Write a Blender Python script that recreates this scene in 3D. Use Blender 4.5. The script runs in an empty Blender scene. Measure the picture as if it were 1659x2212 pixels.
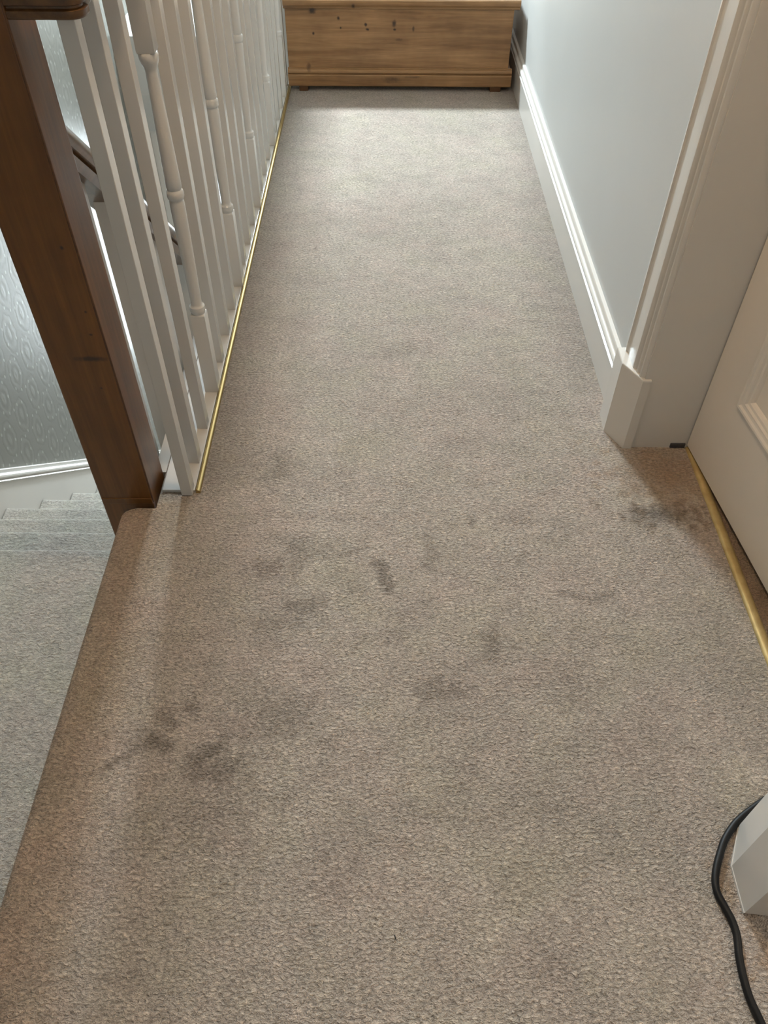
import bpy, bmesh, math, random
from mathutils import Vector, Matrix, noise
random.seed(7)
C = bpy.context.collection
scene = bpy.context.scene

# ------------------------------------------------------------------ materials
def lin(r, g, b):
    f = lambda c: (c/255/12.92) if c/255 <= .04045 else ((c/255+.055)/1.055)**2.4
    return (f(r), f(g), f(b), 1)

class NT:
    def __init__(s, name, rough=.5, col=(.8,.8,.8,1), spec=.5):
        s.m = bpy.data.materials.new(name); s.m.use_nodes = True
        s.t = s.m.node_tree; s.n = s.t.nodes; s.l = s.t.links
        s.b = s.n['Principled BSDF']
        s.b.inputs['Base Color'].default_value = col
        s.b.inputs['Roughness'].default_value = rough
        s.b.inputs['Specular IOR Level'].default_value = spec
        s.tc = s.n.new('ShaderNodeTexCoord')
    def co(s, scale=(1,1,1), rot=(0,0,0)):
        mp = s.n.new('ShaderNodeMapping'); mp.inputs['Scale'].default_value = scale
        mp.inputs['Rotation'].default_value = rot
        s.l.new(s.tc.outputs['Object'], mp.inputs['Vector']); return mp.outputs['Vector']
    def noise(s, vec, scale, detail=3, rough=.5, dist=0):
        n = s.n.new('ShaderNodeTexNoise'); n.inputs['Scale'].default_value = scale
        n.inputs['Detail'].default_value = detail; n.inputs['Roughness'].default_value = rough
        n.inputs['Distortion'].default_value = dist
        s.l.new(vec, n.inputs['Vector']); return n.outputs['Fac']
    def ramp(s, fac, stops):
        r = s.n.new('ShaderNodeValToRGB'); e = r.color_ramp.elements
        while len(e) < len(stops): e.new(.5)
        for k, (p, c) in enumerate(stops):
            e[k].position = p; e[k].color = c if len(c) == 4 else (*c, 1)
        s.l.new(fac, r.inputs['Fac']); return r.outputs['Color']
    def mix(s, fac, a, b, mode='MIX'):
        x = s.n.new('ShaderNodeMix'); x.data_type = 'RGBA'; x.blend_type = mode
        for v, i in ((fac, 0), (a, 6), (b, 7)):
            if hasattr(v, 'is_linked'): s.l.new(v, x.inputs[i])
            else: x.inputs[i].default_value = v
        return x.outputs[2]
    def math(s, op, a, b=None, clamp=False):
        x = s.n.new('ShaderNodeMath'); x.operation = op; x.use_clamp = clamp
        for k, v in enumerate((a, b)):
            if v is None: continue
            if hasattr(v, 'is_linked'): s.l.new(v, x.inputs[k])
            else: x.inputs[k].default_value = v
        return x.outputs[0]
    def bump(s, h, strength=.3, dist=.002, prev=None):
        b = s.n.new('ShaderNodeBump'); b.inputs['Strength'].default_value = strength
        b.inputs['Distance'].default_value = dist
        s.l.new(h, b.inputs['Height'])
        if prev is not None: s.l.new(prev, b.inputs['Normal'])
        return b.outputs['Normal']
    def col(s, c): s.l.new(c, s.b.inputs['Base Color'])
    def nor(s, n): s.l.new(n, s.b.inputs['Normal'])

def carpet_material(name, c0, c1, soil_shade=True, tuft=150, con=1.0):
    t = NT(name, .95, spec=.1)
    v = t.co((1, 1.5, 1))
    big = t.noise(t.co(), 5, 3, .6)
    mid = t.noise(t.co(), 38, 4, .6)
    tf = t.noise(v, tuft, 3, .62, .55)
    fine = t.noise(t.co(), 620, 2, .7)
    base = t.mix(t.math('MULTIPLY', big, 1.0), c0, c1)
    hue = t.noise(t.co((1,1,1), (.3,.2,.9)), 6.5, 4, .65)
    base = t.mix(1.0, base, t.ramp(hue, [(.34, (1.02,.98,.99)), (.50, (1,1,1)), (.66, (.99,1.008,.96))]), 'MULTIPLY')
    nap = t.noise(t.co((1,1.6,1), (0,0,.5)), 11, 4, .6, .4)
    base = t.mix(1.0, base, t.ramp(nap, [(.32, (.89,.89,.89)), (.50, (1,1,1)), (.68, (1.06,1.06,1.06))]), 'MULTIPLY')
    pile = t.math('ADD', t.math('MULTIPLY', tf, .68), t.math('MULTIPLY', fine, .32))
    tone = t.ramp(pile, [(.30, (.34,.33,.32)), (.44, (.74,.735,.73)), (.54, (1.04,1.04,1.04)), (.70, (1.60,1.58,1.54))])
    base = t.mix(con, base, tone, 'MULTIPLY')
    base = t.mix(1.0, base, t.ramp(mid, [(.3, (.92,.92,.92)), (.7, (1.07,1.07,1.07))]), 'MULTIPLY')
    if soil_shade:
        a = t.n.new('ShaderNodeAttribute'); a.attribute_name = 'soil_shade'
        sp = t.n.new('ShaderNodeSeparateColor'); t.l.new(a.outputs['Color'], sp.inputs[0])
        grain = t.ramp(tf, [(.35, (1,1,1)), (.62, (.55,.55,.55))])
        f = t.math('MULTIPLY', sp.outputs[0], grain, True)
        base = t.mix(f, base, (.105,.080,.058,1))
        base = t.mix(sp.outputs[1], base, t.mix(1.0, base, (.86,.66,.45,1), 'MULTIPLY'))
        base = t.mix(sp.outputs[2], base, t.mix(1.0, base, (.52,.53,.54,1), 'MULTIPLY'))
    t.col(base)
    t.b.inputs['Sheen Weight'].default_value = .25
    t.b.inputs['Sheen Roughness'].default_value = .6
    n1 = t.bump(tf, 1.0, .009*con)
    t.nor(t.bump(fine, .5, .0022, n1))
    return t.m

def wood_material(name, dark, light, axis='Z', rough=.38, knots=(), coat=.2, grain=1.0):
    t = NT(name, rough, spec=.45)
    sc = {'X': (1.2, 22, 22), 'Y': (22, 1.2, 22), 'Z': (22, 22, 1.2)}[axis]
    v = t.co(sc)
    g = t.noise(v, 1.3, 5, .65, .7)
    g2 = t.noise(t.co(tuple(k*5 for k in sc)), 1.0, 3, .6)
    blot = t.noise(t.co(), 7, 3, .6)
    c = t.mix(t.ramp(g, [(.32, (0,0,0)), (.66, (1,1,1))]), dark, light)
    c = t.mix(1.0, c, t.ramp(g2, [(.3, (.80,.80,.80)), (.7, (1.08,1.08,1.08))]), 'MULTIPLY')
    c = t.mix(1.0, c, t.ramp(blot, [(.3, (.80,.78,.76)), (.7, (1.12,1.12,1.12))]), 'MULTIPLY')
    for (p, r, k) in knots:                                # knots: radial spots at local points
        mp = t.n.new('ShaderNodeMapping'); mp.vector_type = 'POINT'
        mp.inputs['Location'].default_value = tuple(-q for q in p)
        t.l.new(t.tc.outputs['Object'], mp.inputs['Vector'])
        m2 = t.n.new('ShaderNodeMapping'); m2.inputs['Scale'].default_value = tuple(1/q for q in r)
        t.l.new(mp.outputs['Vector'], m2.inputs['Vector'])
        ln = t.n.new('ShaderNodeVectorMath'); ln.operation = 'LENGTH'
        t.l.new(m2.outputs['Vector'], ln.inputs[0])
        wob = t.math('ADD', ln.outputs['Value'], t.math('MULTIPLY', t.math('SUBTRACT', t.noise(t.co(), 90, 2), .5), .9))
        f = t.ramp(wob, [(.35, (k,k,k)), (1.0, (0,0,0))])
        c = t.mix(f, c, (.035,.018,.010,1))
    t.col(c)
    t.b.inputs['Coat Weight'].default_value = coat
    t.b.inputs['Coat Roughness'].default_value = .25
    t.nor(t.bump(g2, .12*grain, .0012))
    return t.m

def paint_material(name, c, rough=.4, bumpy=.04, spec=.5, coat=0):
    t = NT(name, rough, c, spec)
    n = t.noise(t.co(), 60, 3, .6); n2 = t.noise(t.co(), 2.2, 3)
    t.col(t.mix(1.0, c, t.ramp(n2, [(.3, (.965,.965,.965)), (.7, (1.02,1.02,1.02))]), 'MULTIPLY'))
    t.nor(t.bump(n, bumpy, .002))
    t.b.inputs['Coat Weight'].default_value = coat
    t.b.inputs['Coat Roughness'].default_value = .12
    return t.m

def wallpaper_material(name):
    t = NT(name, .42, spec=.5)
    sp = t.n.new('ShaderNodeSeparateXYZ'); t.l.new(t.tc.outputs['Object'], sp.inputs[0])
    Y, Z = sp.outputs[1], sp.outputs[2]
    def field(w, h, oy, oz, sy, sz):
        # elliptical distance inside a repeating cell
        y = t.math('SUBTRACT', t.math('FRACT', t.math('ADD', t.math('DIVIDE', Y, w), oy)), .5)
        z = t.math('SUBTRACT', t.math('FRACT', t.math('ADD', t.math('DIVIDE', Z, h), oz)), .5)
        y = t.math('MULTIPLY', y, w/sy); z = t.math('MULTIPLY', z, h/sz)
        return t.math('SQRT', t.math('ADD', t.math('MULTIPLY', y, y), t.math('MULTIPLY', z, z)))
    wob = t.math('MULTIPLY', t.math('SUBTRACT', t.noise(t.co(), 26, 2), .5), .5)
    W, H = .130, .25
    hs = []
    for oy, oz in ((0, 0), (.5, .5)):
        d = t.math('ADD', field(W, H, oy, oz, .050, .078), wob)
        ring = t.math('SINE', t.math('MULTIPLY', d, 12.0))
        gate = t.ramp(d, [(.9, (1,1,1)), (1.35, (0,0,0))])
        hs.append(t.math('MULTIPLY', ring, gate))
        core = t.ramp(field(W, H, oy, oz, .013, .030), [(.6, (1,1,1)), (1.1, (0,0,0))])
        hs.append(core)
    beads = None
    for oy, oz, hh in ((.25, .1, .06), (.75, .4, .06), (.02, .3, .12), (.5, .2, .12)):
        bd = t.ramp(field(W, hh, oy, oz, .0055, .0075), [(.6, (1,1,1)), (1.2, (0,0,0))])
        beads = bd if beads is None else t.math('MAXIMUM', beads, bd)
    h = t.math('ADD', t.math('ADD', hs[0], hs[2]), t.math('ADD', hs[1], hs[3]))
    h = t.math('ADD', h, t.math('MULTIPLY', beads, 1.4))
    c = t.mix(t.ramp(t.math('ADD', t.math('MULTIPLY', h, .22), .45), [(.1, (0,0,0)), (.95, (1,1,1))]),
              lin(120,119,112), lin(140,138,131))
    c = t.mix(beads, c, lin(158,156,150))
    t.col(c)
    t.nor(t.bump(h, .11, .0012))
    return t.m

M = {}
M['carpet'] = carpet_material('landing_carpet', (.425,.360,.300,1), (.505,.425,.355,1))
M['stair_carpet'] = carpet_material('stair_carpet', (.38,.35,.305,1), (.45,.415,.36,1), False, 115, .72)
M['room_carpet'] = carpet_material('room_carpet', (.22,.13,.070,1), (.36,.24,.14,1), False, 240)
M['white'] = paint_material('white_gloss_paint', (.57,.555,.53,1), .22, .015, .5, .3)
M['white_trim'] = paint_material('white_satin_paint', (.63,.595,.55,1), .24, .01, .5, .15)
M['wall'] = paint_material('pale_wall_paint', (.49,.485,.465,1), .50, .05, .4)
M['ceiling'] = paint_material('ceiling_paint', (.78,.77,.75,1), .8, .03, .3)
M['door'] = paint_material('door_paint', (.74,.68,.61,1), .32, .02, .5)
M['paper'] = wallpaper_material('embossed_wallpaper')
M['newel'] = wood_material('stained_newel_wood', (.120,.045,.0065,1), (.200,.080,.013,1), 'Z', .36,
    knots=[((.031, .000, .575), (.004,.02,.005), 1), ((.037, 0, .46), (.003,.02,.003), .9), ((.034, 0, .415), (.004,.02,.003), .9),
           ((.020, 0, .365), (.034,.02,.0075), .9), ((.022, 0, .30), (.003,.02,.003), .8), ((-.01, 0, .80), (.003,.02,.005), .9),
           ((.0, 0, -.03), (.022,.03,.012), .5)])
M['rail_wood'] = wood_material('handrail_wood', (.075,.033,.010,1), (.16,.078,.026,1), 'Y', .3,
    knots=[((.020, 0, .012), (.010,.03,.005), .9)])
CK = [((-.335,0,.283), (.012,.03,.010), .9), ((-.335,0,.205), (.004,.03,.005), .9), ((-.235,0,.258), (.005,.03,.006), .9),
      ((-.228,0,.225), (.003,.03,.004), .9), ((-.130,0,.236), (.005,.03,.006), .9), ((-.124,0,.220), (.006,.03,.004), 1),
      ((-.020,0,.240), (.007,.03,.011), .8), ((-.018,0,.220), (.005,.03,.004), 1), ((.055,0,.222), (.004,.03,.009), .7),
      ((-.177,0,.303), (.006,.05,.009), 1), ((.0,0,.185), (.012,.03,.004), .4), ((-.36,0,.085), (.008,.05,.012), .5),
      ((-.03,0,.045), (.030,.05,.010), .55), ((.06,0,.055), (.03,.05,.004), .4)]
M['pine'] = wood_material('waxed_pine', (.205,.104,.038,1), (.385,.220,.098,1), 'X', .5,
    knots=[((p[0]+.0, p[1], p[2]), (r[0]*1.5, r[1], r[2]*1.45), min(1,k*1.15)) for p, r, k in CK], coat=.08)
M['pine_dark'] = wood_material('dark_pine', (.070,.028,.009,1), (.13,.058,.02,1), 'X', .5, coat=.05)
b = NT('brass', .42, (.48,.36,.16,1)); b.b.inputs['Metallic'].default_value = 1
b.nor(b.bump(b.noise(b.co(), 300, 2), .08, .001)); M['brass'] = b.m
b = NT('aged_brass', .5, (.52,.39,.18,1)); b.b.inputs['Metallic'].default_value = .6
b.l.new(b.ramp(b.noise(b.co(), 40, 3), [(.3, (.42,.31,.13)), (.7, (.56,.43,.20))]), b.b.inputs['Base Color'])
b.nor(b.bump(b.noise(b.co(), 200, 2), .1, .001)); M['aged_brass'] = b.m
b = NT('black_rubber', .5, (.006,.006,.0065,1), .3); b.nor(b.bump(b.noise(b.co(), 400, 2), .08, .001)); M['rubber'] = b.m
b = NT('dark_grey', .6, (.075,.072,.080,1)); b.b.inputs['Metallic'].default_value = .6
b.nor(b.bump(b.noise(b.co(), 400, 2), .2, .001)); M['dark'] = b.m
g = NT('window_glass', .02); g.b.inputs['Roughness'].default_value = .02
_tr = g.n.new('ShaderNodeBsdfTransparent'); _gl = g.n.new('ShaderNodeBsdfGlossy'); _gl.inputs['Roughness'].default_value = .02
_fr = g.n.new('ShaderNodeFresnel'); _mx = g.n.new('ShaderNodeMixShader')
g.l.new(_fr.outputs[0], _mx.inputs[0]); g.l.new(_tr.outputs[0], _mx.inputs[1]); g.l.new(_gl.outputs[0], _mx.inputs[2])
g.l.new(_mx.outputs[0], g.n['Material Output'].inputs['Surface']); M['glass'] = g.m
g = NT('shade_fabric', .8, (.85,.78,.65,1)); g.b.inputs['Transmission Weight'].default_value = 0
g.b.inputs['Emission Color'].default_value = (1,.72,.42,1); g.b.inputs['Emission Strength'].default_value = 1.2; M['shade'] = g.m

# ------------------------------------------------------------------ mesh helpers
class MB:
    def __init__(s): s.bm = bmesh.new()
    def box(s, x0, x1, y0, y1, z0, z1, bev=0, rot=None, piv=None, seg=2):
        vs = [s.bm.verts.new((x, y, z)) for x in (x0, x1) for y in (y0, y1) for z in (z0, z1)]
        f = [(0,1,3,2), (4,6,7,5), (0,4,5,1), (2,3,7,6), (0,2,6,4), (1,5,7,3)]
        fs = [s.bm.faces.new([vs[i] for i in q]) for q in f]
        if bev:
            es = list({e for q in fs for e in q.edges})
            r = bmesh.ops.bevel(s.bm, geom=es, offset=bev, segments=seg, profile=.5, affect='EDGES')
            vs = list({v for q in r['faces'] for v in q.verts} | {v for v in vs if v.is_valid})
        if rot: bmesh.ops.transform(s.bm, matrix=Matrix.Translation(piv) @ rot @ Matrix.Translation(-Vector(piv)), verts=vs)
        return s
    def prism(s, pts, fn, a, b):
        """pts: closed 2D outline, fn(p, t) -> 3D point, capped between t=a and t=b"""
        A = [s.bm.verts.new(fn(p, a)) for p in pts]; B = [s.bm.verts.new(fn(p, b)) for p in pts]
        n = len(pts)
        for i in range(n): s.bm.faces.new((A[i], A[(i+1) % n], B[(i+1) % n], B[i]))
        s.bm.faces.new(A[::-1]); s.bm.faces.new(B); return s
    def rings(s, rings):
        R = [[s.bm.verts.new(p) for p in r] for r in rings]; n = len(R[0])
        for A, B in zip(R, R[1:]):
            for i in range(n): s.bm.faces.new((A[i], A[(i+1) % n], B[(i+1) % n], B[i]))
        s.bm.faces.new(R[0][::-1]); s.bm.faces.new(R[-1]); return s
    def build(s, name, mat, parent=None, smooth=None, loc=None):
        bmesh.ops.recalc_face_normals(s.bm, faces=s.bm.faces)
        org = Vector(loc) if loc is not None else (base_of(parent) if parent else Vector((0,0,0)))
        bmesh.ops.translate(s.bm, verts=s.bm.verts, vec=-org)
        me = bpy.data.meshes.new(name); s.bm.to_mesh(me); s.bm.free()
        me.materials.append(mat)
        o = bpy.data.objects.new(name, me); C.objects.link(o)
        if parent:
            o.parent = parent; o.location = org - base_of(parent)
        else: o.location = org
        if smooth:
            for p in me.polygons: p.use_smooth = True
            try: me.set_sharp_from_angle(angle=math.radians(smooth))
            except Exception: pass
        return o

def base_of(o):
    v = Vector((0,0,0))
    while o: v += o.location; o = o.parent
    return v
def tag(o, label=None, cat=None, group=None, kind=None):
    if label: o['label'] = label
    if cat: o['category'] = cat
    if group: o['group'] = group
    if kind: o['kind'] = kind
    return o
def empty(name, loc, label=None, cat=None, kind=None, parent=None):
    o = bpy.data.objects.new(name, None); C.objects.link(o); o.location = loc; o.empty_display_size = .05
    o.parent = parent
    return tag(o, label, cat, None, kind)
def struct(o, label=None, cat=None): return tag(o, label, cat, None, 'structure')
def sweep(mb, path, r, n=12):
    pts = [Vector(p) for p in path]; rings = []
    for i, p in enumerate(pts):
        d = (pts[min(i+1, len(pts)-1)] - pts[max(i-1, 0)]).normalized()
        u = d.cross(Vector((0,0,1))).normalized(); w = u.cross(d)
        rings.append([p + u*r*math.cos(2*math.pi*k/n) + w*r*math.sin(2*math.pi*k/n) for k in range(n)])
    mb.rings(rings)
def spline(P, n=8):
    P = [Vector(p) for p in P]; P = [2*P[0]-P[1]] + P + [2*P[-1]-P[-2]]; out = []
    for i in range(1, len(P)-2):
        for k in range(n):
            t = k/n; a, b, c, d = P[i-1:i+3]
            out.append(.5*((2*b)+(c-a)*t+(2*a-5*b+4*c-d)*t*t+(3*b-a-3*c+d)*t**3))
    out.append(P[-2]); return out

# ------------------------------------------------------------------ landing carpet
def ell(x, y, cx, cy, rx, ry, rot=0):
    c, s = math.cos(rot), math.sin(rot); dx, dy = x-cx, y-cy
    return math.hypot((dx*c+dy*s)/rx, (-dx*s+dy*c)/ry)
def seg(x, y, ax, ay, bx, by, w):
    dx, dy = bx-ax, by-ay; t = max(0, min(1, ((x-ax)*dx+(y-ay)*dy)/(dx*dx+dy*dy)))
    return math.hypot(x-ax-t*dx, y-ay-t*dy)/w
SPOTS = [(-.160,1.000,.030,.050,-.2,.50), (-.215,.952,.036,.026,0,.48), (-.137,.872,.040,.020,.3,.55), (-.20,.825,.05,.03,.3,.32),
         (.096,1.00,.013,.050,0,.45), (.200,.785,.022,.036,0,.62), (.100,.697,.046,.021,-.1,.55), (.283,1.083,.034,.016,0,.42),
         (.567,1.107,.058,.026,0,.95), (.545,1.085,.042,.016,0,.5), (.32,.73,.06,.07,0,.28), (-.375,.600,.020,.014,0,.85), (-.352,.587,.020,.012,0,.8),
         (-.343,.628,.016,.012,0,.6), (-.322,.657,.013,.012,0,.75), (-.362,.640,.014,.020,-.7,.6), (-.280,.575,.042,.016,.5,.8), (-.262,.548,.050,.024,.2,.7),
         (-.175,.635,.060,.050,.6,.42), (-.25,.49,.09,.05,.3,.32), (.185,1.085,.007,.020,0,.55), (-.225,1.245,.034,.045,0,.45),
         (-.10,1.22,.05,.04,0,.18), (.40,.60,.10,.06,0,.16), (-.23,1.79,.05,.05,0,.22), (.045,1.67,.06,.03,0,.28), (.02,.805,.04,.02,.4,.25),
         (.36,.80,.04,.05,0,.22), (.10,.49,.05,.03,0,.22), (-.05,.44,.06,.03,.3,.2), (-.07,.94,.03,.05,0,.2), (.26,.50,.10,.05,.4,.18), (.05,2.5,.08,.10,0,.10)]
LINES = [(-.004,.968,.016,.905,.013,.95), (-.085,.990,-.030,1.014,.005,.65), (.335,.905,.395,.886,.008,.7), (.395,.886,.440,.902,.008,.7),
         (.262,.965,.278,1.0,.005,.5), (-.435,.555,-.375,.598,.006,.7), (-.12,.585,-.06,.62,.006,.35), (-.06,.76,-.03,.80,.005,.4), (.08,.880,.10,.890,.005,.5)]
def soil_shade(x, y):
    n1 = noise.noise(Vector((x*38, y*38, 1.7))); n2 = noise.noise(Vector((x*90, y*90, 4.2)))
    wob = max(.45, 1 + .75*n1 + .75*n2)
    R = 0
    for cx, cy, rx, ry, rot, k in SPOTS:
        if abs(x-cx) > 2.2*max(rx, ry) or abs(y-cy) > 2.2*max(rx, ry): continue
        d = ell(x, y, cx, cy, rx, ry, rot)*wob
        R = max(R, 1.08*k*max(0, min(1, (1.45-d)/1.0)))
    for ax, ay, bx, by, w, k in LINES:
        d = seg(x, y, ax, ay, bx, by, w)*wob
        if d < 1.5: R = max(R, .85*k*max(0, min(1, (1.5-d)/1.0)))
    big = noise.noise(Vector((x*5, y*3.2, 9.1))); b2 = noise.noise(Vector((x*14, y*9, 3.3)))
    R = max(R, .10*max(0, b2 + .2))
    # grime along the skirting board and balustrade, plus balustrade shadow painted in
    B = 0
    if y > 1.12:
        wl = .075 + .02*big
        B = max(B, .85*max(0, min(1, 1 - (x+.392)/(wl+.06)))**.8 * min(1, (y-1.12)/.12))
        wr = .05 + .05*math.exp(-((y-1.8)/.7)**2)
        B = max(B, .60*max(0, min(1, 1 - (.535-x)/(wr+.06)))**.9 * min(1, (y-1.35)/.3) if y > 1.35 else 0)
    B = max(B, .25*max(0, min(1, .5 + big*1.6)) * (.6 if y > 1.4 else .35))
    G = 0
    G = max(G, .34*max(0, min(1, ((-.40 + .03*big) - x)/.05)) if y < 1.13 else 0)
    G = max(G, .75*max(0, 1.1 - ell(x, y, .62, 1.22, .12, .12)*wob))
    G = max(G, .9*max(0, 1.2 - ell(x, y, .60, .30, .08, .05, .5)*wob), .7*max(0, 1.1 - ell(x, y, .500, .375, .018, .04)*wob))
    R = max(R, .50*max(0, min(1, 1.2 - ell(x, y, .61, 1.25, .11, .09)*(1+.3*n1))))  # doorway soil, with the jamb's shadow partly painted in
    return (max(0, min(1, R)), max(0, min(1, G)), max(0, min(1, B)))

def floor_mesh():
    x0, x1, st = -.470, .690, .006
    ys = [ -.90 + .02*k for k in range(45)] + [0 + st*k for k in range(int(1.12/st)+1)]
    y_end = ys[-1]
    ys2 = []; y = y_end
    while y < 5.20: y += .006 if y < 2.0 else .010; ys2.append(y)
    xs = [x0 + (x1-x0)*k/190 for k in range(191)]
    vs, fs, soil_shades = [], [], []
    # nose cross-section: from x0 outwards, rounding over the landing edge
    nose = []
    for k in range(9): nose.append((x0 - .0062*(k+1), 0))
    xr = nose[-1][0]; rr = .017
    for k in range(1, 11):
        a = k/10*math.pi; nose.append((xr - rr*math.sin(a), -rr + rr*math.cos(a)))
    nose += [(xr + .004, -.05), (xr + .004, -.10), (xr + .004, -.188)]
    nose = nose[::-1]
    def lump(x, y): return .0010*noise.noise(Vector((x*30, y*30, 0))) + .0005*noise.noise(Vector((x*110, y*110, 5)))
    rows = []
    for y in ys + ys2:
        row = []
        if y <= y_end + 1e-6:
            cr = max(0, y - (y_end - .018))/.018           # rounded corner beside the newel
            pull = .017*(1 - math.sqrt(max(0, 1 - cr*cr)))
            for (nx, nz) in nose:
                px = nx + (pull if nx < -.515 else 0)
                row.append(len(vs)); vs.append((px, y, nz + lump(nx, y))); soil_shades.append(soil_shade(nx, y))
        for x in xs:
            row.append(len(vs)); vs.append((x, y, lump(x, y))); soil_shades.append(soil_shade(x, y))
        rows.append(row)
    for A, B in zip(rows, rows[1:]):
        A = A[-len(B):] if len(A) > len(B) else A
        for k in range(min(len(A), len(B)) - 1): fs.append((A[k], A[k+1], B[k+1], B[k]))
    me = bpy.data.meshes.new('floor'); me.from_pydata(vs, [], fs)
    at = me.color_attributes.new('soil_shade', 'FLOAT_COLOR', 'POINT')
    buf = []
    for s in soil_shades: buf += [s[0], s[1], s[2], 1]
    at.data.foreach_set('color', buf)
    for p in me.polygons: p.use_smooth = True
    me.materials.append(M['carpet'])
    o = bpy.data.objects.new('floor', me); C.objects.link(o)
    return o
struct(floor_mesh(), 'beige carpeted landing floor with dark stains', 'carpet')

# subfloor slab under the landing
m = MB(); m.box(-.466, 2.6, 1.18, 5.2, -.26, -.012); m.box(-.525, 2.6, -.9, 1.125, -.26, -.022); m.box(-1.28, -.466, 4.12, 5.2, -.26, -.001)
struct(m.build('floor_slab', M['white']))
# carpet of the room behind the door (darker brown)
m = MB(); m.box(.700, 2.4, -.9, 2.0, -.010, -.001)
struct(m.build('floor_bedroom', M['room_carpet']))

# ------------------------------------------------------------------ walls
WX = .543
ZC = 2.35
m = MB(); m.box(WX, .70, 1.415, 5.2, 0, ZC); m.box(WX, .70, .455, 1.415, 2.02, ZC); m.box(WX+.01, .70, .347, .455, 0, 2.02)
m.box(WX, .70, -.9, -.35, 0, ZC); m.box(WX, .70, -.36, .455, 2.02, ZC)
struct(m.build('wall_right', M['wall']))
XL = -1.28
m = MB(); m.box(XL-.1, XL, -.9, 5.2, -3.1, ZC)
struct(m.build('wall_left', M['paper']))
# far wall with two window openings
YF = 4.12
m = MB()
WIN1 = (-.28, .46, .95, 2.05); WIN2 = (-1.20, -.58, -1.9, -.43)
def wall_y(mb, x0, x1, z0, z1, y0, y1, holes):
    xs = sorted({x0, x1, *[h[0] for h in holes], *[h[1] for h in holes]})
    zs = sorted({z0, z1, *[h[2] for h in holes], *[h[3] for h in holes]})
    for a, b in zip(xs, xs[1:]):
        for c, d in zip(zs, zs[1:]):
            mx, mz = (a+b)/2, (c+d)/2
            if any(h[0] < mx < h[1] and h[2] < mz < h[3] for h in holes): continue
            mb.box(a, b, y0, y1, c, d)
wall_y(m, XL, -.466, -3.1, -.26, YF, YF+.12, [WIN2])
struct(m.build('wall_stair_end', M['wall']))
m = MB(); YL = 5.2
wall_y(m, XL-.1, .70, -.26, ZC, YL, YL+.12, [WIN1])
struct(m.build('wall_far', M['wall']))
m = MB(); m.box(XL-.1, 2.5, -1.0, -.9, -3.1, ZC)
struct(m.build('wall_near', M['wall']))
# walls of the lit bedroom behind the door
m = MB(); m.box(2.4, 2.5, -.9, 2.1, -.02, ZC); m.box(.70, 2.5, 2.0, 2.1, -.02, ZC)
struct(m.build('wall_bedroom', M['wall']))
# ceiling with a skylight opening over the landing
SKY = (-.80, -.30, 4.42, 4.82)
m = MB()
xs = [XL-.1, SKY[0], SKY[1], 2.5]; yy = [-1.0, SKY[2], SKY[3], YL+.12]
for i in range(3):
    for j in range(3):
        if i == 1 and j == 1: continue
        m.box(xs[i], xs[i+1], yy[j], yy[j+1], ZC, ZC+.12)
struct(m.build('ceiling', M['ceiling']))
# wall under the landing edge (right side of the stairwell) and hall floor below
m = MB(); m.box(-.500, -.466, 1.235, YF, -3.0, -.012)
struct(m.build('wall_stairwell', M['white']))
m = MB(); m.box(-.525, -.44, -.9, 1.10, -3.0, -.27)
struct(m.build('wall_under_landing', M['white']))
m = MB(); m.box(XL, -.5, 1.0, YF, -3.05, -2.95)
struct(m.build('floor_hall', M['stair_carpet']))

# windows
def window(name, W, y, label):
    e = empty(name, ((W[0]+W[1])/2, y, W[2]), label, 'window', 'structure')
    f = MB(); t = .045
    f.box(W[0], W[0]+t, y+.03, y+.08, W[2], W[3], .004); f.box(W[1]-t, W[1], y+.03, y+.08, W[2], W[3], .004)
    f.box(W[0]+t, W[1]-t, y+.03, y+.08, W[2], W[2]+t, .004); f.box(W[0]+t, W[1]-t, y+.03, y+.08, W[3]-t, W[3], .004)
    zm = (W[2]+W[3])/2; f.box(W[0]+t, W[1]-t, y+.035, y+.075, zm-.02, zm+.02, .003)
    f.build('window_frame', M['white_trim'], e)
    for a, b in ((W[2]+t, zm-.02), (zm+.02, W[3]-t)):
        g = MB(); g.box(W[0]+t, W[1]-t, y+.053, y+.057, a, b); g.build('window_pane', M['glass'], e)
    s = MB(); s.box(W[0]-.03, W[1]+.03, y-.03, y+.03, W[2]-.022, W[2], .005); s.build('window_sill', M['white_trim'], e)
window('window_1', WIN1, YL, 'white sash window above the pine chest')
window('window_2', WIN2, YF, 'tall white stair window in the far wall below the landing')
e = empty('window_3', ((SKY[0]+SKY[1])/2, SKY[2], ZC), 'rooflight over the landing', 'window', 'structure')
f = MB(); t = .04
f.box(SKY[0], SKY[0]+t, SKY[2], SKY[3], ZC+.05, ZC+.11, .004); f.box(SKY[1]-t, SKY[1], SKY[2], SKY[3], ZC+.05, ZC+.11, .004)
f.box(SKY[0]+t, SKY[1]-t, SKY[2], SKY[2]+t, ZC+.05, ZC+.11, .004); f.box(SKY[0]+t, SKY[1]-t, SKY[3]-t, SKY[3], ZC+.05, ZC+.11, .004)
f.build('window_frame', M['white_trim'], e)
g = MB(); g.box(SKY[0]+t, SKY[1]-t, SKY[2]+t, SKY[3]-t, ZC+.078, ZC+.082); g.build('window_pane', M['glass'], e)

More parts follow.
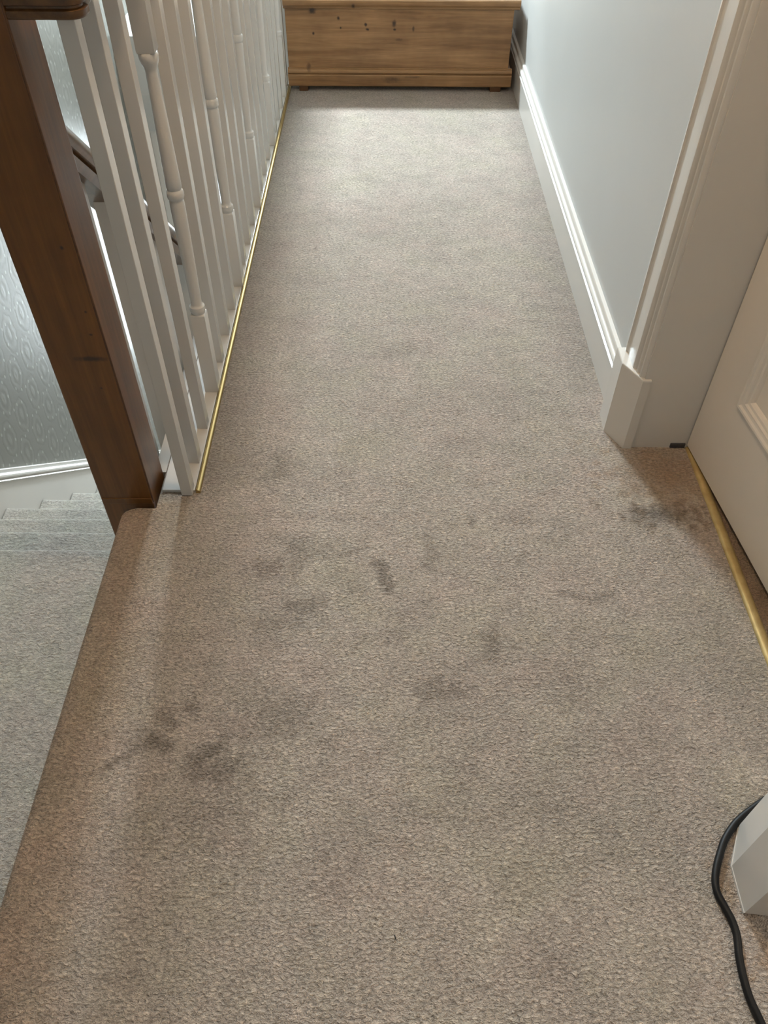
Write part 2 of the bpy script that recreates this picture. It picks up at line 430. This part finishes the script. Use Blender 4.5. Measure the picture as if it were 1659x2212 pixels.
# ------------------------------------------------------------------ skirting on the right wall
prof = [(0,0), (.016,0), (.016,.0955), (.0185,.0965), (.0205,.099), (.0200,.1015), (.0170,.1030), (.0145,.1045), (.0150,.1065),
        (.0185,.1095), (.0200,.1130), (.0195,.1170), (.0170,.1205), (.0135,.1220), (.0115,.1235), (.0108,.1260), (.0108,.1345), (.0090,.1370), (0,.1370)]
m = MB(); m.prism(prof, lambda p, t: (WX - p[0], t, p[1]), 1.415, YL)
struct(m.build('baseboard_right', M['white_trim'], smooth=40), 'white moulded skirting board along the right wall', 'skirting board')
m = MB(); m.prism(prof, lambda p, t: (t, YL - p[0], p[1]), -.46, WX-.02)
struct(m.build('baseboard_far', M['white_trim'], smooth=40), 'white skirting board behind the chest', 'skirting board')

# ------------------------------------------------------------------ door 1: lining, leaf, architraves
JY = 1.311; NY = .463
arch = [(0,0), (0,.020), (.005,.0215), (.008,.0215), (.010,.018), (.016,.0170), (.022,.0168), (.062,.0185), (.066,.0180), (.0695,.0140), (.0715,.0085), (.0745,.0075),
        (.0765,.0095), (.078,.0125), (.0805,.0138), (.083,.0125), (.0845,.0090), (.0865,.0058), (.0895,.0052), (.0910,.0075), (.0925,.0100), (.0950,.0108), (.0975,.0098), (.0995,.0070), (.1010,.002), (.101,0)]
# far side of door opening: architrave runs from y=1.417 (outer) to y=1.316 (inner)
m = MB(); m.prism(arch, lambda p, t: (WX - p[1], 1.4165 - p[0], t), .188, 2.12)
struct(m.build('trim_1', M['white_trim'], smooth=22), 'white moulded door architrave rising from its plinth block', 'architrave')
m = MB(); m.prism(arch, lambda p, t: (WX +.01 - p[1]*.5, .345 + p[0], t), .188, 2.12)
struct(m.build('trim_2', M['white_trim'], smooth=40), 'white architrave on the near side of the panelled door', 'architrave')
# chamfered plinth blocks
def bevel_poly(pts, z0, z1, tb=.004):
    mb = MB(); cx = sum(p[0] for p in pts)/len(pts); cy = sum(p[1] for p in pts)/len(pts)
    sh = lambda p, k: (p[0] + (cx-p[0])*k, p[1] + (cy-p[1])*k)
    mb.rings([[(p[0], p[1], z0) for p in pts], [(p[0], p[1], z1-tb) for p in pts], [(*sh(p, .02), z1-tb*.3) for p in pts], [(*sh(p, .06), z1) for p in pts]])
    return mb
far_block = [(WX+.004, 1.428), (.5075, 1.424), (.5060, 1.366), (.5375, 1.3065), (.5560, 1.3065), (.5560, 1.36)]
struct(bevel_poly(far_block, -.004, .190).build('trim_3', M['white_trim']), 'white chamfered plinth block at the foot of the far architrave', 'plinth block')
near_block = [(.5415, .4625), (.5135, .404), (.5125, .340), (.544, .3365), (.62, .3365), (.62, .4625)]
struct(bevel_poly(near_block, .004, .194).build('trim_4', M['white_trim']), 'white chamfered plinth block at the lower right beside the black cable', 'plinth block')
m = MB(); m.box(.5535, .70, .337, .346, .0, 2.1)
struct(m.build('trim_5', M['white_trim']), 'white architrave above the near plinth block', 'architrave')
m = MB(); m.prism([(.5405,.4635), (.5126,.4045), (.5115,.340), (.520,.345), (.520,.404), (.545,.4600)], lambda p, t: (p[0], p[1], t), -.002, .0045)
struct(m.build('trim_6', M['white_trim']), 'thin painted edge at foot of the near plinth block', 'trim')
# door lining (jambs + head)
m = MB()
m.box(.5425, .705, JY, JY+.105, -.004, 2.03)
struct(m.build('trim_7', M['white_trim']), 'plain white door lining facing the landing', 'door lining')
m = MB(); m.box(.556, .705, NY-.008, NY, -.004, 2.03); m.box(.552, .705, NY, JY, 2.0, 2.03)
struct(m.build('trim_8', M['white_trim']), 'white door lining on the near side', 'door lining')
# small dark block at foot of lining and painted lip
m = MB(); m.box(.643, .676, JY-.0035, JY+.001, .0015, .0135, .0008)
tag(m.build('lining_foot_block', M['dark']), 'small dark block at the foot of the white door lining', 'door seal')
# door leaf, slightly ajar into the bedroom
ang = math.radians(-6.3)
H0 = Vector((.6790, JY-.004, .012))
e = empty('door_1', H0, 'cream painted panelled door standing slightly ajar', 'door', 'structure')
u = Vector((math.sin(-ang), -math.cos(ang), 0)); nrm = Vector((-math.cos(ang), -math.sin(-ang), 0))  # along width ; out of face towards landing
DW, DH, DT = .835, 1.975, .040
def D(s_, d, z): return H0 + u*s_ + nrm*d + Vector((0,0,z))
def dprism(mb, s0, s1, z0, z1, d0, d1):
    P = [D(s0,d0,z0), D(s1,d0,z0), D(s1,d0,z1), D(s0,d0,z1)]; Q = [D(s0,d1,z0), D(s1,d1,z0), D(s1,d1,z1), D(s0,d1,z1)]
    A = [mb.bm.verts.new(p) for p in P]; B = [mb.bm.verts.new(p) for p in Q]
    for i in range(4): mb.bm.faces.new((A[i], A[(i+1)%4], B[(i+1)%4], B[i]))
    mb.bm.faces.new(A); mb.bm.faces.new(B[::-1])
SW, RB = .112, .205
panels = [(SW, DW/2-.045, RB, .83), (DW/2+.045, DW-SW, RB, .83), (SW, DW/2-.045, 1.02, DH-.115), (DW/2+.045, DW-SW, 1.02, DH-.115)]
mb = MB()
ss = sorted({0, DW, *[p[0] for p in panels], *[p[1] for p in panels]}); zz = sorted({0, DH, *[p[2] for p in panels], *[p[3] for p in panels]})
for a, b in zip(ss, ss[1:]):
    for c, d in zip(zz, zz[1:]):
        if any(p[0] < (a+b)/2 < p[1] and p[2] < (c+d)/2 < p[3] for p in panels): continue
        dprism(mb, a, b, c, d, -DT, 0)
bmesh.ops.remove_doubles(mb.bm, verts=mb.bm.verts, dist=1e-5)
mb.build('door_frame', M['door'], e)
mould = [(0, .0), (.0, .004), (.003, .006), (.007, .0055), (.010, .002), (.014, .001), (.017, .001), (.020, -.003), (.025, -.004), (.028, -.008), (.030, -.013), (0, -.013)]
for (a, b, c, d) in panels:
    mb = MB(); dprism(mb, a-.001, b+.001, c-.001, d+.001, -.030, -.012)
    mb.build('door_panel', M['door'], e)
    mb = MB(); rings = []
    for (q, h) in mould:
        rings.append([D(a+q, h, c+q), D(b-q, h, c+q), D(b-q, h, d-q), D(a+q, h, d-q)])
    R = [[mb.bm.verts.new(p) for p in r] for r in rings]
    for A, B in zip(R, R[1:] + R[:1]):
        for i in range(4): mb.bm.faces.new((A[i], A[(i+1)%4], B[(i+1)%4], B[i]))
    mb.build('panel_moulding', M['door'], e)
mb = MB(); sweep(mb, [D(DW-.06, .0, .98), D(DW-.06, .035, .98)], .010); sweep(mb, [D(DW-.06, .035, .98), D(DW-.06, .045, .98), D(DW-.06, .06, .98)], .024, 20)
mb.build('door_knob', M['brass'], e, 40)
# brass threshold bar
m = MB(); tp = [(-.012, 0), (-.0105, .0035), (-.004, .0058), (.004, .0058), (.0105, .0035), (.012, 0)]
m.prism(tp, lambda p, t: (.6885 + p[0]*.85, t, p[1]), JY-.002, NY)
tag(m.build('threshold_bar', M['aged_brass'], smooth=50), 'dull brass threshold bar on the carpet under the cream door', 'threshold bar')
m = MB(); m.prism(tp, lambda p, t: (.6900 + p[0], t, p[1]), .335, -.35)
tag(m.build('threshold_bar', M['aged_brass'], smooth=50), 'brass threshold bar in the doorway at the lower right corner', 'threshold bar')

# ------------------------------------------------------------------ newel post
NP = empty('newel_post', (-.5325, 1.133, -.60), 'square brown stained wooden newel post at the top of the stairs', 'newel post')
m = MB(); m.box(-.5870, -.4780, 1.133, 1.228, -.60, 1.16, .0035, seg=3)
o = m.build('post', M['newel'], NP, loc=(-.5325, 1.133, .0))
m = MB(); m.box(-.4812, -.4776, 1.1327, 1.1364, -.0, 1.155, .0014)
m.build('edge_bead', M['pine_dark'], NP)
m = MB(); m.box(-.600, -.465, 1.120, 1.241, 1.16, 1.185, .008); m.box(-.590, -.475, 1.130, 1.231, 1.185, 1.205, .012)
m.build('cap', M['newel'], NP)
m = MB(); m.box(-.5850, -.4800, 1.1315, 1.1345, -.004, .012, .001)
m.build('base_fillet', M['newel'], NP)

# ------------------------------------------------------------------ landing balustrade
BAL = empty('balustrade', (-.42, 1.15, 0), 'white painted balustrade of square and turned balusters along the landing', 'balustrade')
m = MB(); m.box(-.466, -.3965, 1.163, YF-.001, -.012, .0060, .0015)
m.build('base_rail', M['white'], BAL)
hr = []
for k in range(24):
    a = 2*math.pi*k/24; hr.append((math.copysign(abs(math.cos(a))**.7, math.cos(a))*.040, math.copysign(abs(math.sin(a))**.8, math.sin(a))*.026))
m = MB(); m.prism(hr, lambda p, t: (-.414 + p[0], t, .915 + p[1]), 1.165, YF-.001)
m.build('handrail', M['white'], BAL, 60)
# brown end block of the handrail beside the newel, moulded and rounded at its outer end
m = MB(); lev = []
for z, q in ((.886,.004), (.8875,.001), (.890,0), (.8965,0), (.8985,.0045), (.9010,.0045), (.9030,.0), (.912,-.0012), (.930,0), (.942,.006), (.948,.014)):
    r = []
    r.append((-.4775, 1.1335+q, z)); r.append((-.430, 1.1335+q, z))
    for k in range(9):
        a = -math.pi/2 + k/8*math.pi/2
        r.append((-.402 + (.021-q)*math.cos(a), 1.1545 + (.021-q)*math.sin(a), z))
    r += [(-.381-q, 1.160, z), (-.381-q, 1.1645, z), (-.4775, 1.1645, z)]
    lev.append(r)
m.rings(lev)
o = m.build('handrail_end_block', M['rail_wood'], BAL, 50); tag(o, 'dark brown wooden end block')

def square_baluster(y, top=.905, bot=.001, x=-.4115, w=.0235, d=.026):
    m = MB(); m.box(x-w/2, x+w/2, y, y+d, bot, top, .0012); return m
def ring4(cx, cy, z, h, n=20):
    # square ring sampled with n points
    out = []
    for k in range(n):
        a = 2*math.pi*(k+.5)/n; c, s = math.cos(a), math.sin(a); q = h/max(abs(c), abs(s))
        out.append((cx+c*q, cy+s*q, z))
    return out
def circ(cx, cy, z, r, n=20): return [(cx+r*math.cos(2*math.pi*(k+.5)/n), cy+r*math.sin(2*math.pi*(k+.5)/n), z) for k in range(n)]
def turned_baluster(y):
    cx, cy, h = -.4095, y + .016, .0160
    R = [ring4(cx, cy, .001, h), ring4(cx, cy, .214, h), ring4(cx, cy, .2165, h*.93)]
    prof = [(.2175,.0150), (.2200,.0150), (.2225,.0165), (.2290,.0172), (.2350,.0165), (.2375,.0138), (.2400,.0124), (.246,.0118), (.262,.0122), (.300,.0130), (.360,.0140),
            (.420,.0147), (.462,.0150), (.4715,.0146), (.4735,.0136), (.4760,.0136), (.4780,.0158), (.4830,.0171), (.4890,.0171), (.4935,.0160), (.4955,.0140), (.4985,.0140), (.501,.0155),
            (.520,.0150), (.560,.0143), (.620,.0130), (.680,.0114), (.705,.0108), (.713,.0116), (.7200,.0150), (.7265,.0174), (.7335,.0178), (.7370,.0166)]
    R += [circ(cx, cy, z, r) for z, r in prof]
    R += [ring4(cx, cy, .7380, h*.93), ring4(cx, cy, .741, h), ring4(cx, cy, .905, h)]
    m = MB(); m.rings(R); return m
ys = {1: 1.152, 2: 1.245, 3: 1.358, 4: 1.490}
n = 1; sq = tu = None
while True:
    y = ys.get(n, 1.490 + .1172*(n-4))
    if y > YF - .05: break
    if n % 4 == 0:
        if tu is None: tu = turned_baluster(y).build('turned_baluster', M['white'], BAL, 35); tu['label'] = 'turned baluster with vase shaft'; ty = y
        else:
            c = tu.copy(); C.objects.link(c); c.parent = BAL; c.location = tu.location + Vector((0, y-ty, 0))
    else:
        if sq is None: sq = square_baluster(y).build('baluster', M['white'], BAL); sy = y
        else:
            c = sq.copy(); C.objects.link(c); c.parent = BAL; c.location = sq.location + Vector((0, y-sy, 0))
    n += 1
# brass edging strip between base rail and carpet
m = MB()
ep = [(-.0060,-.004), (-.0060,.0120), (-.0040,.0140), (-.0015,.0140), (-.0010,.0105), (.0030,.0100), (.0055,.0085), (.0065,.0040), (.0065,-.004)]
m.prism(ep, lambda p, t: (-.3895 + p[0]*.72 + .0006*math.sin(t*5.1), t, p[1]*.85 + .0005*math.sin(t*9)), 1.160, YF-.02)
tag(m.build('edging_strip', M['brass'], smooth=50), 'thin bright brass edging strip between white balustrade base and carpet', 'edging strip')

# ------------------------------------------------------------------ stair banister going down from the newel
SB = empty('stair_banister', (-.52, 1.228, -.3), 'sloping brown stair handrail on white balusters descending behind the landing balustrade', 'banister')
SL = .87
def zt(y): return .645 - SL*(y - 1.36)
rp = [(-.028,-.060), (-.020,-.062), (-.020,-.052), (-.028,-.046), (-.030,-.030), (-.026,-.012), (-.016,-.002), (0,.001), (.016,-.002), (.026,-.012), (.030,-.030), (.028,-.046), (.020,-.052), (.020,-.062), (.028,-.060), (.028,-.088), (-.028,-.088)]
m = MB(); m.prism(rp, lambda p, t: (-.525 + p[0], t, zt(t) + p[1]), 1.229, 3.6)
m.build('handrail', M['rail_wood'], SB, 40)
def ztread(y): return -.185 - .860*(y - 1.163)
m = MB(); m.prism([(-.020, -.22), (-.020, .06), (.020, .06), (.020, -.22)], lambda p, t: (-.525 + p[0], t, ztread(t) + p[1]), 1.229, 3.9)
m.build('string_board', M['white'], SB)
k = 0
first = None
while 1.300 + .1075*k < 3.5:
    y = 1.300 + .1075*k
    m = MB(); w = .0125
    z0, z1 = ztread(y+.0125)+.055, zt(y+.0125) - .086
    if first is None:
        m.bm.verts.ensure_lookup_table()
        rings = []
        pts = [(-.525-w, y), (-.525+w, y), (-.525+w, y+.025), (-.525-w, y+.025)]
        m.rings([[(a, b_, ztread(b_)+.055) for a, b_ in pts], [(a, b_, zt(b_)-.086) for a, b_ in pts]])
        first = m.build('baluster', M['white'], SB); fy = y
    else:
        c = first.copy(); C.objects.link(c); c.parent = SB; c.location = first.location + Vector((0, y-fy, -.865*(y-fy)))
    k += 1

# ------------------------------------------------------------------ staircase
ST = empty('staircase', (-.9, .2, -3.0), 'carpeted staircase going down on the left with pale nosings', 'staircase')
XR = -.535
def tread_mesh(yb, yf, z, rise, x1):
    """carpet wrapped tread: back at yb, rounded nosing at yf, riser below"""
    r = .014; P = [(yb, z), (yf-.055, z), (yf-.03, z), (yf-r, z)]
    for k in range(1, 9):
        a = k/8*math.pi; P.append((yf - r + r*math.sin(a), z - r + r*math.cos(a)))
    P += [(yf-r-.006, z-2*r), (yf-r-.010, z-rise-.004), (yf-r-.03, z-rise-.004), (yb, z-.04)]
    m = MB()
    nx = 60; xs = [XL+.021 + (x1-XL-.021)*k/nx for k in range(nx+1)]
    rings = []
    k = min(range(len(xs)), key=lambda i: abs(xs[i]+.589)); xs = xs[:k] + [-.5885, -.5880] + xs[k+1:]
    def cl(x, y):
        if x < -.5882: return y
        return min(y, 1.130) if yf < 1.2 else (max(y, 1.2305) if yf < 1.45 else y)
    for x in xs:
        rings.append([(x, cl(x, p[0]) + .0016*noise.noise(Vector((x*14, z*7, p[0]*6))), p[1] + .0012*noise.noise(Vector((x*25, p[0]*25, z)))) for p in P])
    m.rings(rings); return m
RISE, GO = .185, .215
m = tread_mesh(-.88, 1.163, -RISE, RISE, XR)
o = m.build('quarter_landing', M['stair_carpet'], ST, 60)
for k in range(1, 13):
    yf = 1.163 + GO*k
    m = tread_mesh(yf-GO-.02, yf, -RISE*(k+1), RISE, XR-.012)
    m.build('carpeted_step', M['stair_carpet'], ST, 60)
# skirting (raking) on the left wall
m = MB()
lp = [(0,-.16), (.018,-.16), (.018,.128), (.021,.131), (.023,.135), (.020,.139), (.016,.143), (.019,.147), (.022,.153), (.021,.160), (.016,.165), (.013,.170), (.013,.184), (.010,.187), (0,.187)]
SKZ = lambda y: -.185 - .865*(y-1.15) - .0
m.prism(lp, lambda p, t: (XL + p[0], t, SKZ(t) + p[1]-.005), 1.15, YF)
m.prism([(a, max(b_, -.02)) for a, b_ in lp], lambda p, t: (XL + p[0], t, -.185 + p[1]-.005), -.9, 1.15)
struct(m.build('baseboard_left', M['white_trim'], smooth=40), 'white moulded stair skirting sloping down the papered wall', 'skirting board')

# ------------------------------------------------------------------ pine chest
CH = empty('pine_chest', (.055, 3.70, 0), 'knotty waxed pine blanket chest closing off the far end of the landing', 'chest')
CY0, CY1 = 3.462, 3.96
m = MB(); m.box(-.386, .4955, CY0, CY1, .060, .305, .002)
m.build('body', M['pine'], CH, loc=(.055, CY0, 0))
m = MB()
bp = [(0,0), (.016,0), (.018,.003), (.018,.040), (.0165,.0425), (.0115,.0430), (.0090,.0445), (.0090,.0465), (.0150,.0480), (.0165,.0510), (.0155,.0560), (.0110,.0600), (.0050,.0615), (.0045,.0650), (0,.0650)]
m.prism(bp, lambda p, t: (t, CY0 - p[0], .019 + p[1]), -.3895, .5105)
m.prism([(q[0]*.9, q[1]) for q in bp], lambda p, t: (.4955 + p[0], t, .019 + p[1]), CY0, CY1)
m.build('plinth_moulding', M['pine'], CH, loc=(.055, CY0, 0))
lp2 = [(0,0), (.006,0), (.010,.003), (.010,.007), (.013,.010), (.019,.012), (.0225,.016), (.0225,.030), (.019,.0345), (.012,.0365), (0,.0365)]
m = MB(); m.prism(lp2, lambda p, t: (t, CY0 - p[0], .2905 + p[1]), -.3895, .5150)
m.prism([(q[0]*.85, q[1]) for q in lp2], lambda p, t: (.4955 + p[0], t, .2905 + p[1]), CY0, CY1)
m.box(-.388, .4957, CY0, CY1, .303, .327, .002)
m.build('lid', M['pine'], CH, loc=(.055, CY0, 0))
for xa in (-.348, .428):
    for yb in (CY0-.015, CY1-.05):
        m = MB(); m.box(xa, xa+.036 + (.008 if xa > 0 else 0), yb, yb+.045, -.001, .0205, .003); m.build('foot', M['pine_dark'], CH)

# ------------------------------------------------------------------ black cable, lint
P = [(.640,.520), (.600,.505), (.568,.487), (.545,.472), (.5290,.458), (.5130,.440), (.5010,.4210), (.4900,.4010), (.4830,.3830), (.4815,.3660), (.4865,.3480), (.4915,.3300),
     (.4925,.3100), (.4880,.2850), (.4860,.2600), (.4870,.2350), (.4930,.2080), (.500,.170), (.505,.120), (.50,.05), (.48,-.05)]
m = MB(); sweep(m, spline([(x, y, .0050) for x, y in P], 6), .0054, 14)
tag(m.build('power_cable', M['rubber'], smooth=60), 'black rubber cable snaking over the carpet at the lower right', 'cable')
m = MB(); sweep(m, spline([(.0195, .3105, .0022), (.0205, .3080, .0030), (.0210, .3050, .0022)], 4), .0007, 8)
tag(m.build('lint_speck', M['rubber'], smooth=60), 'tiny black speck of lint on the beige carpet near the front', 'lint')

# ceiling lamp (warm) behind the viewer
LX, LY = -.02, 1.12
L = empty('ceiling_lamp', (LX, LY, ZC), 'warm pendant ceiling lamp over the near landing', 'lamp')
m = MB(); m.rings([circ(LX, LY, ZC-.001, .045), circ(LX, LY, ZC-.02, .04)]); m.build('ceiling_rose', M['white_trim'], L, 40)
m = MB(); sweep(m, [(LX,LY,ZC-.02), (LX+.0001,LY,ZC-.14)], .004, 8); m.build('cord', M['rubber'], L)
m = MB()
R1 = [circ(LX, LY, ZC-.14, .07), circ(LX, LY, ZC-.30, .13)]; Rv = [[m.bm.verts.new(p) for p in r] for r in R1]
for i in range(20): m.bm.faces.new((Rv[0][i], Rv[0][(i+1)%20], Rv[1][(i+1)%20], Rv[1][i]))
m.build('lamp_shade', M['shade'], L, 60)

# ------------------------------------------------------------------ lights
def area(name, loc, size, energy, color, target=None, sizey=None, spread=math.pi):
    l = bpy.data.lights.new(name, 'AREA'); l.energy = energy; l.color = color; l.size = size; l.spread = spread
    if sizey: l.shape = 'RECTANGLE'; l.size_y = sizey
    o = bpy.data.objects.new(name, l); C.objects.link(o); o.location = loc
    d = Vector(target) - Vector(loc); o.rotation_euler = d.to_track_quat('-Z', 'Y').to_euler()
    return o
COOL = (.85, .955, 1.0)
area('daylight_far_window', (.09, YL+.30, 1.60), .8, 30, COOL, (.06, 2.2, .6), 1.2)
area('daylight_rooflight', (-.55, 4.62, ZC+.045), .38, 86, (.78, .925, 1.0), (-.25, 3.6, .6), .26)
area('daylight_stair_window', (-.89, YF+.20, -1.15), .62, 18, COOL, (-.89, 2.0, -1.2), 1.45)
area('warm_fill_side_room', (1.9, -.05, 1.35), .9, 5.5, (1.0, .88, .74), (.0, .6, .35), 1.1)  # added fill in the unseen side room, brightens the baluster sides
l = bpy.data.lights.new('pendant_bulb', 'POINT'); l.energy = 11; l.color = (1, .75, .51); l.shadow_soft_size = .06
o = bpy.data.objects.new('pendant_bulb', l); C.objects.link(o); o.location = (LX, LY, ZC-.26)

w = bpy.data.worlds.new('sky'); scene.world = w; w.use_nodes = True
w.node_tree.nodes['Background'].inputs['Color'].default_value = (.75, .88, 1, 1)
w.node_tree.nodes['Background'].inputs['Strength'].default_value = 1.0

# ------------------------------------------------------------------ camera
cd = bpy.data.cameras.new('camera'); cam = bpy.data.objects.new('camera', cd); C.objects.link(cam)
F = 1703.68
cd.sensor_fit = 'VERTICAL'; cd.sensor_height = 36; cd.lens = F/2212*36; cd.clip_start = .02
R = Matrix(((0.99998436, -0.00526616, -0.00188468), (0.00258906, 0.73449763, -0.67860631), (0.00495794, 0.67859082, 0.73449977)))
cam.matrix_world = Matrix.Translation((0, 0, 1.2)) @ R.to_4x4()
scene.camera = cam
scene.view_settings.view_transform = 'Standard'
scene.view_settings.look = 'None'
scene.view_settings.gamma = 1
scene.view_settings.exposure = 1.45
scene.cycles.max_bounces = 8
scene.cycles.diffuse_bounces = 5
scene.cycles.caustics_refractive = False
scene.cycles.sample_clamp_indirect = 4
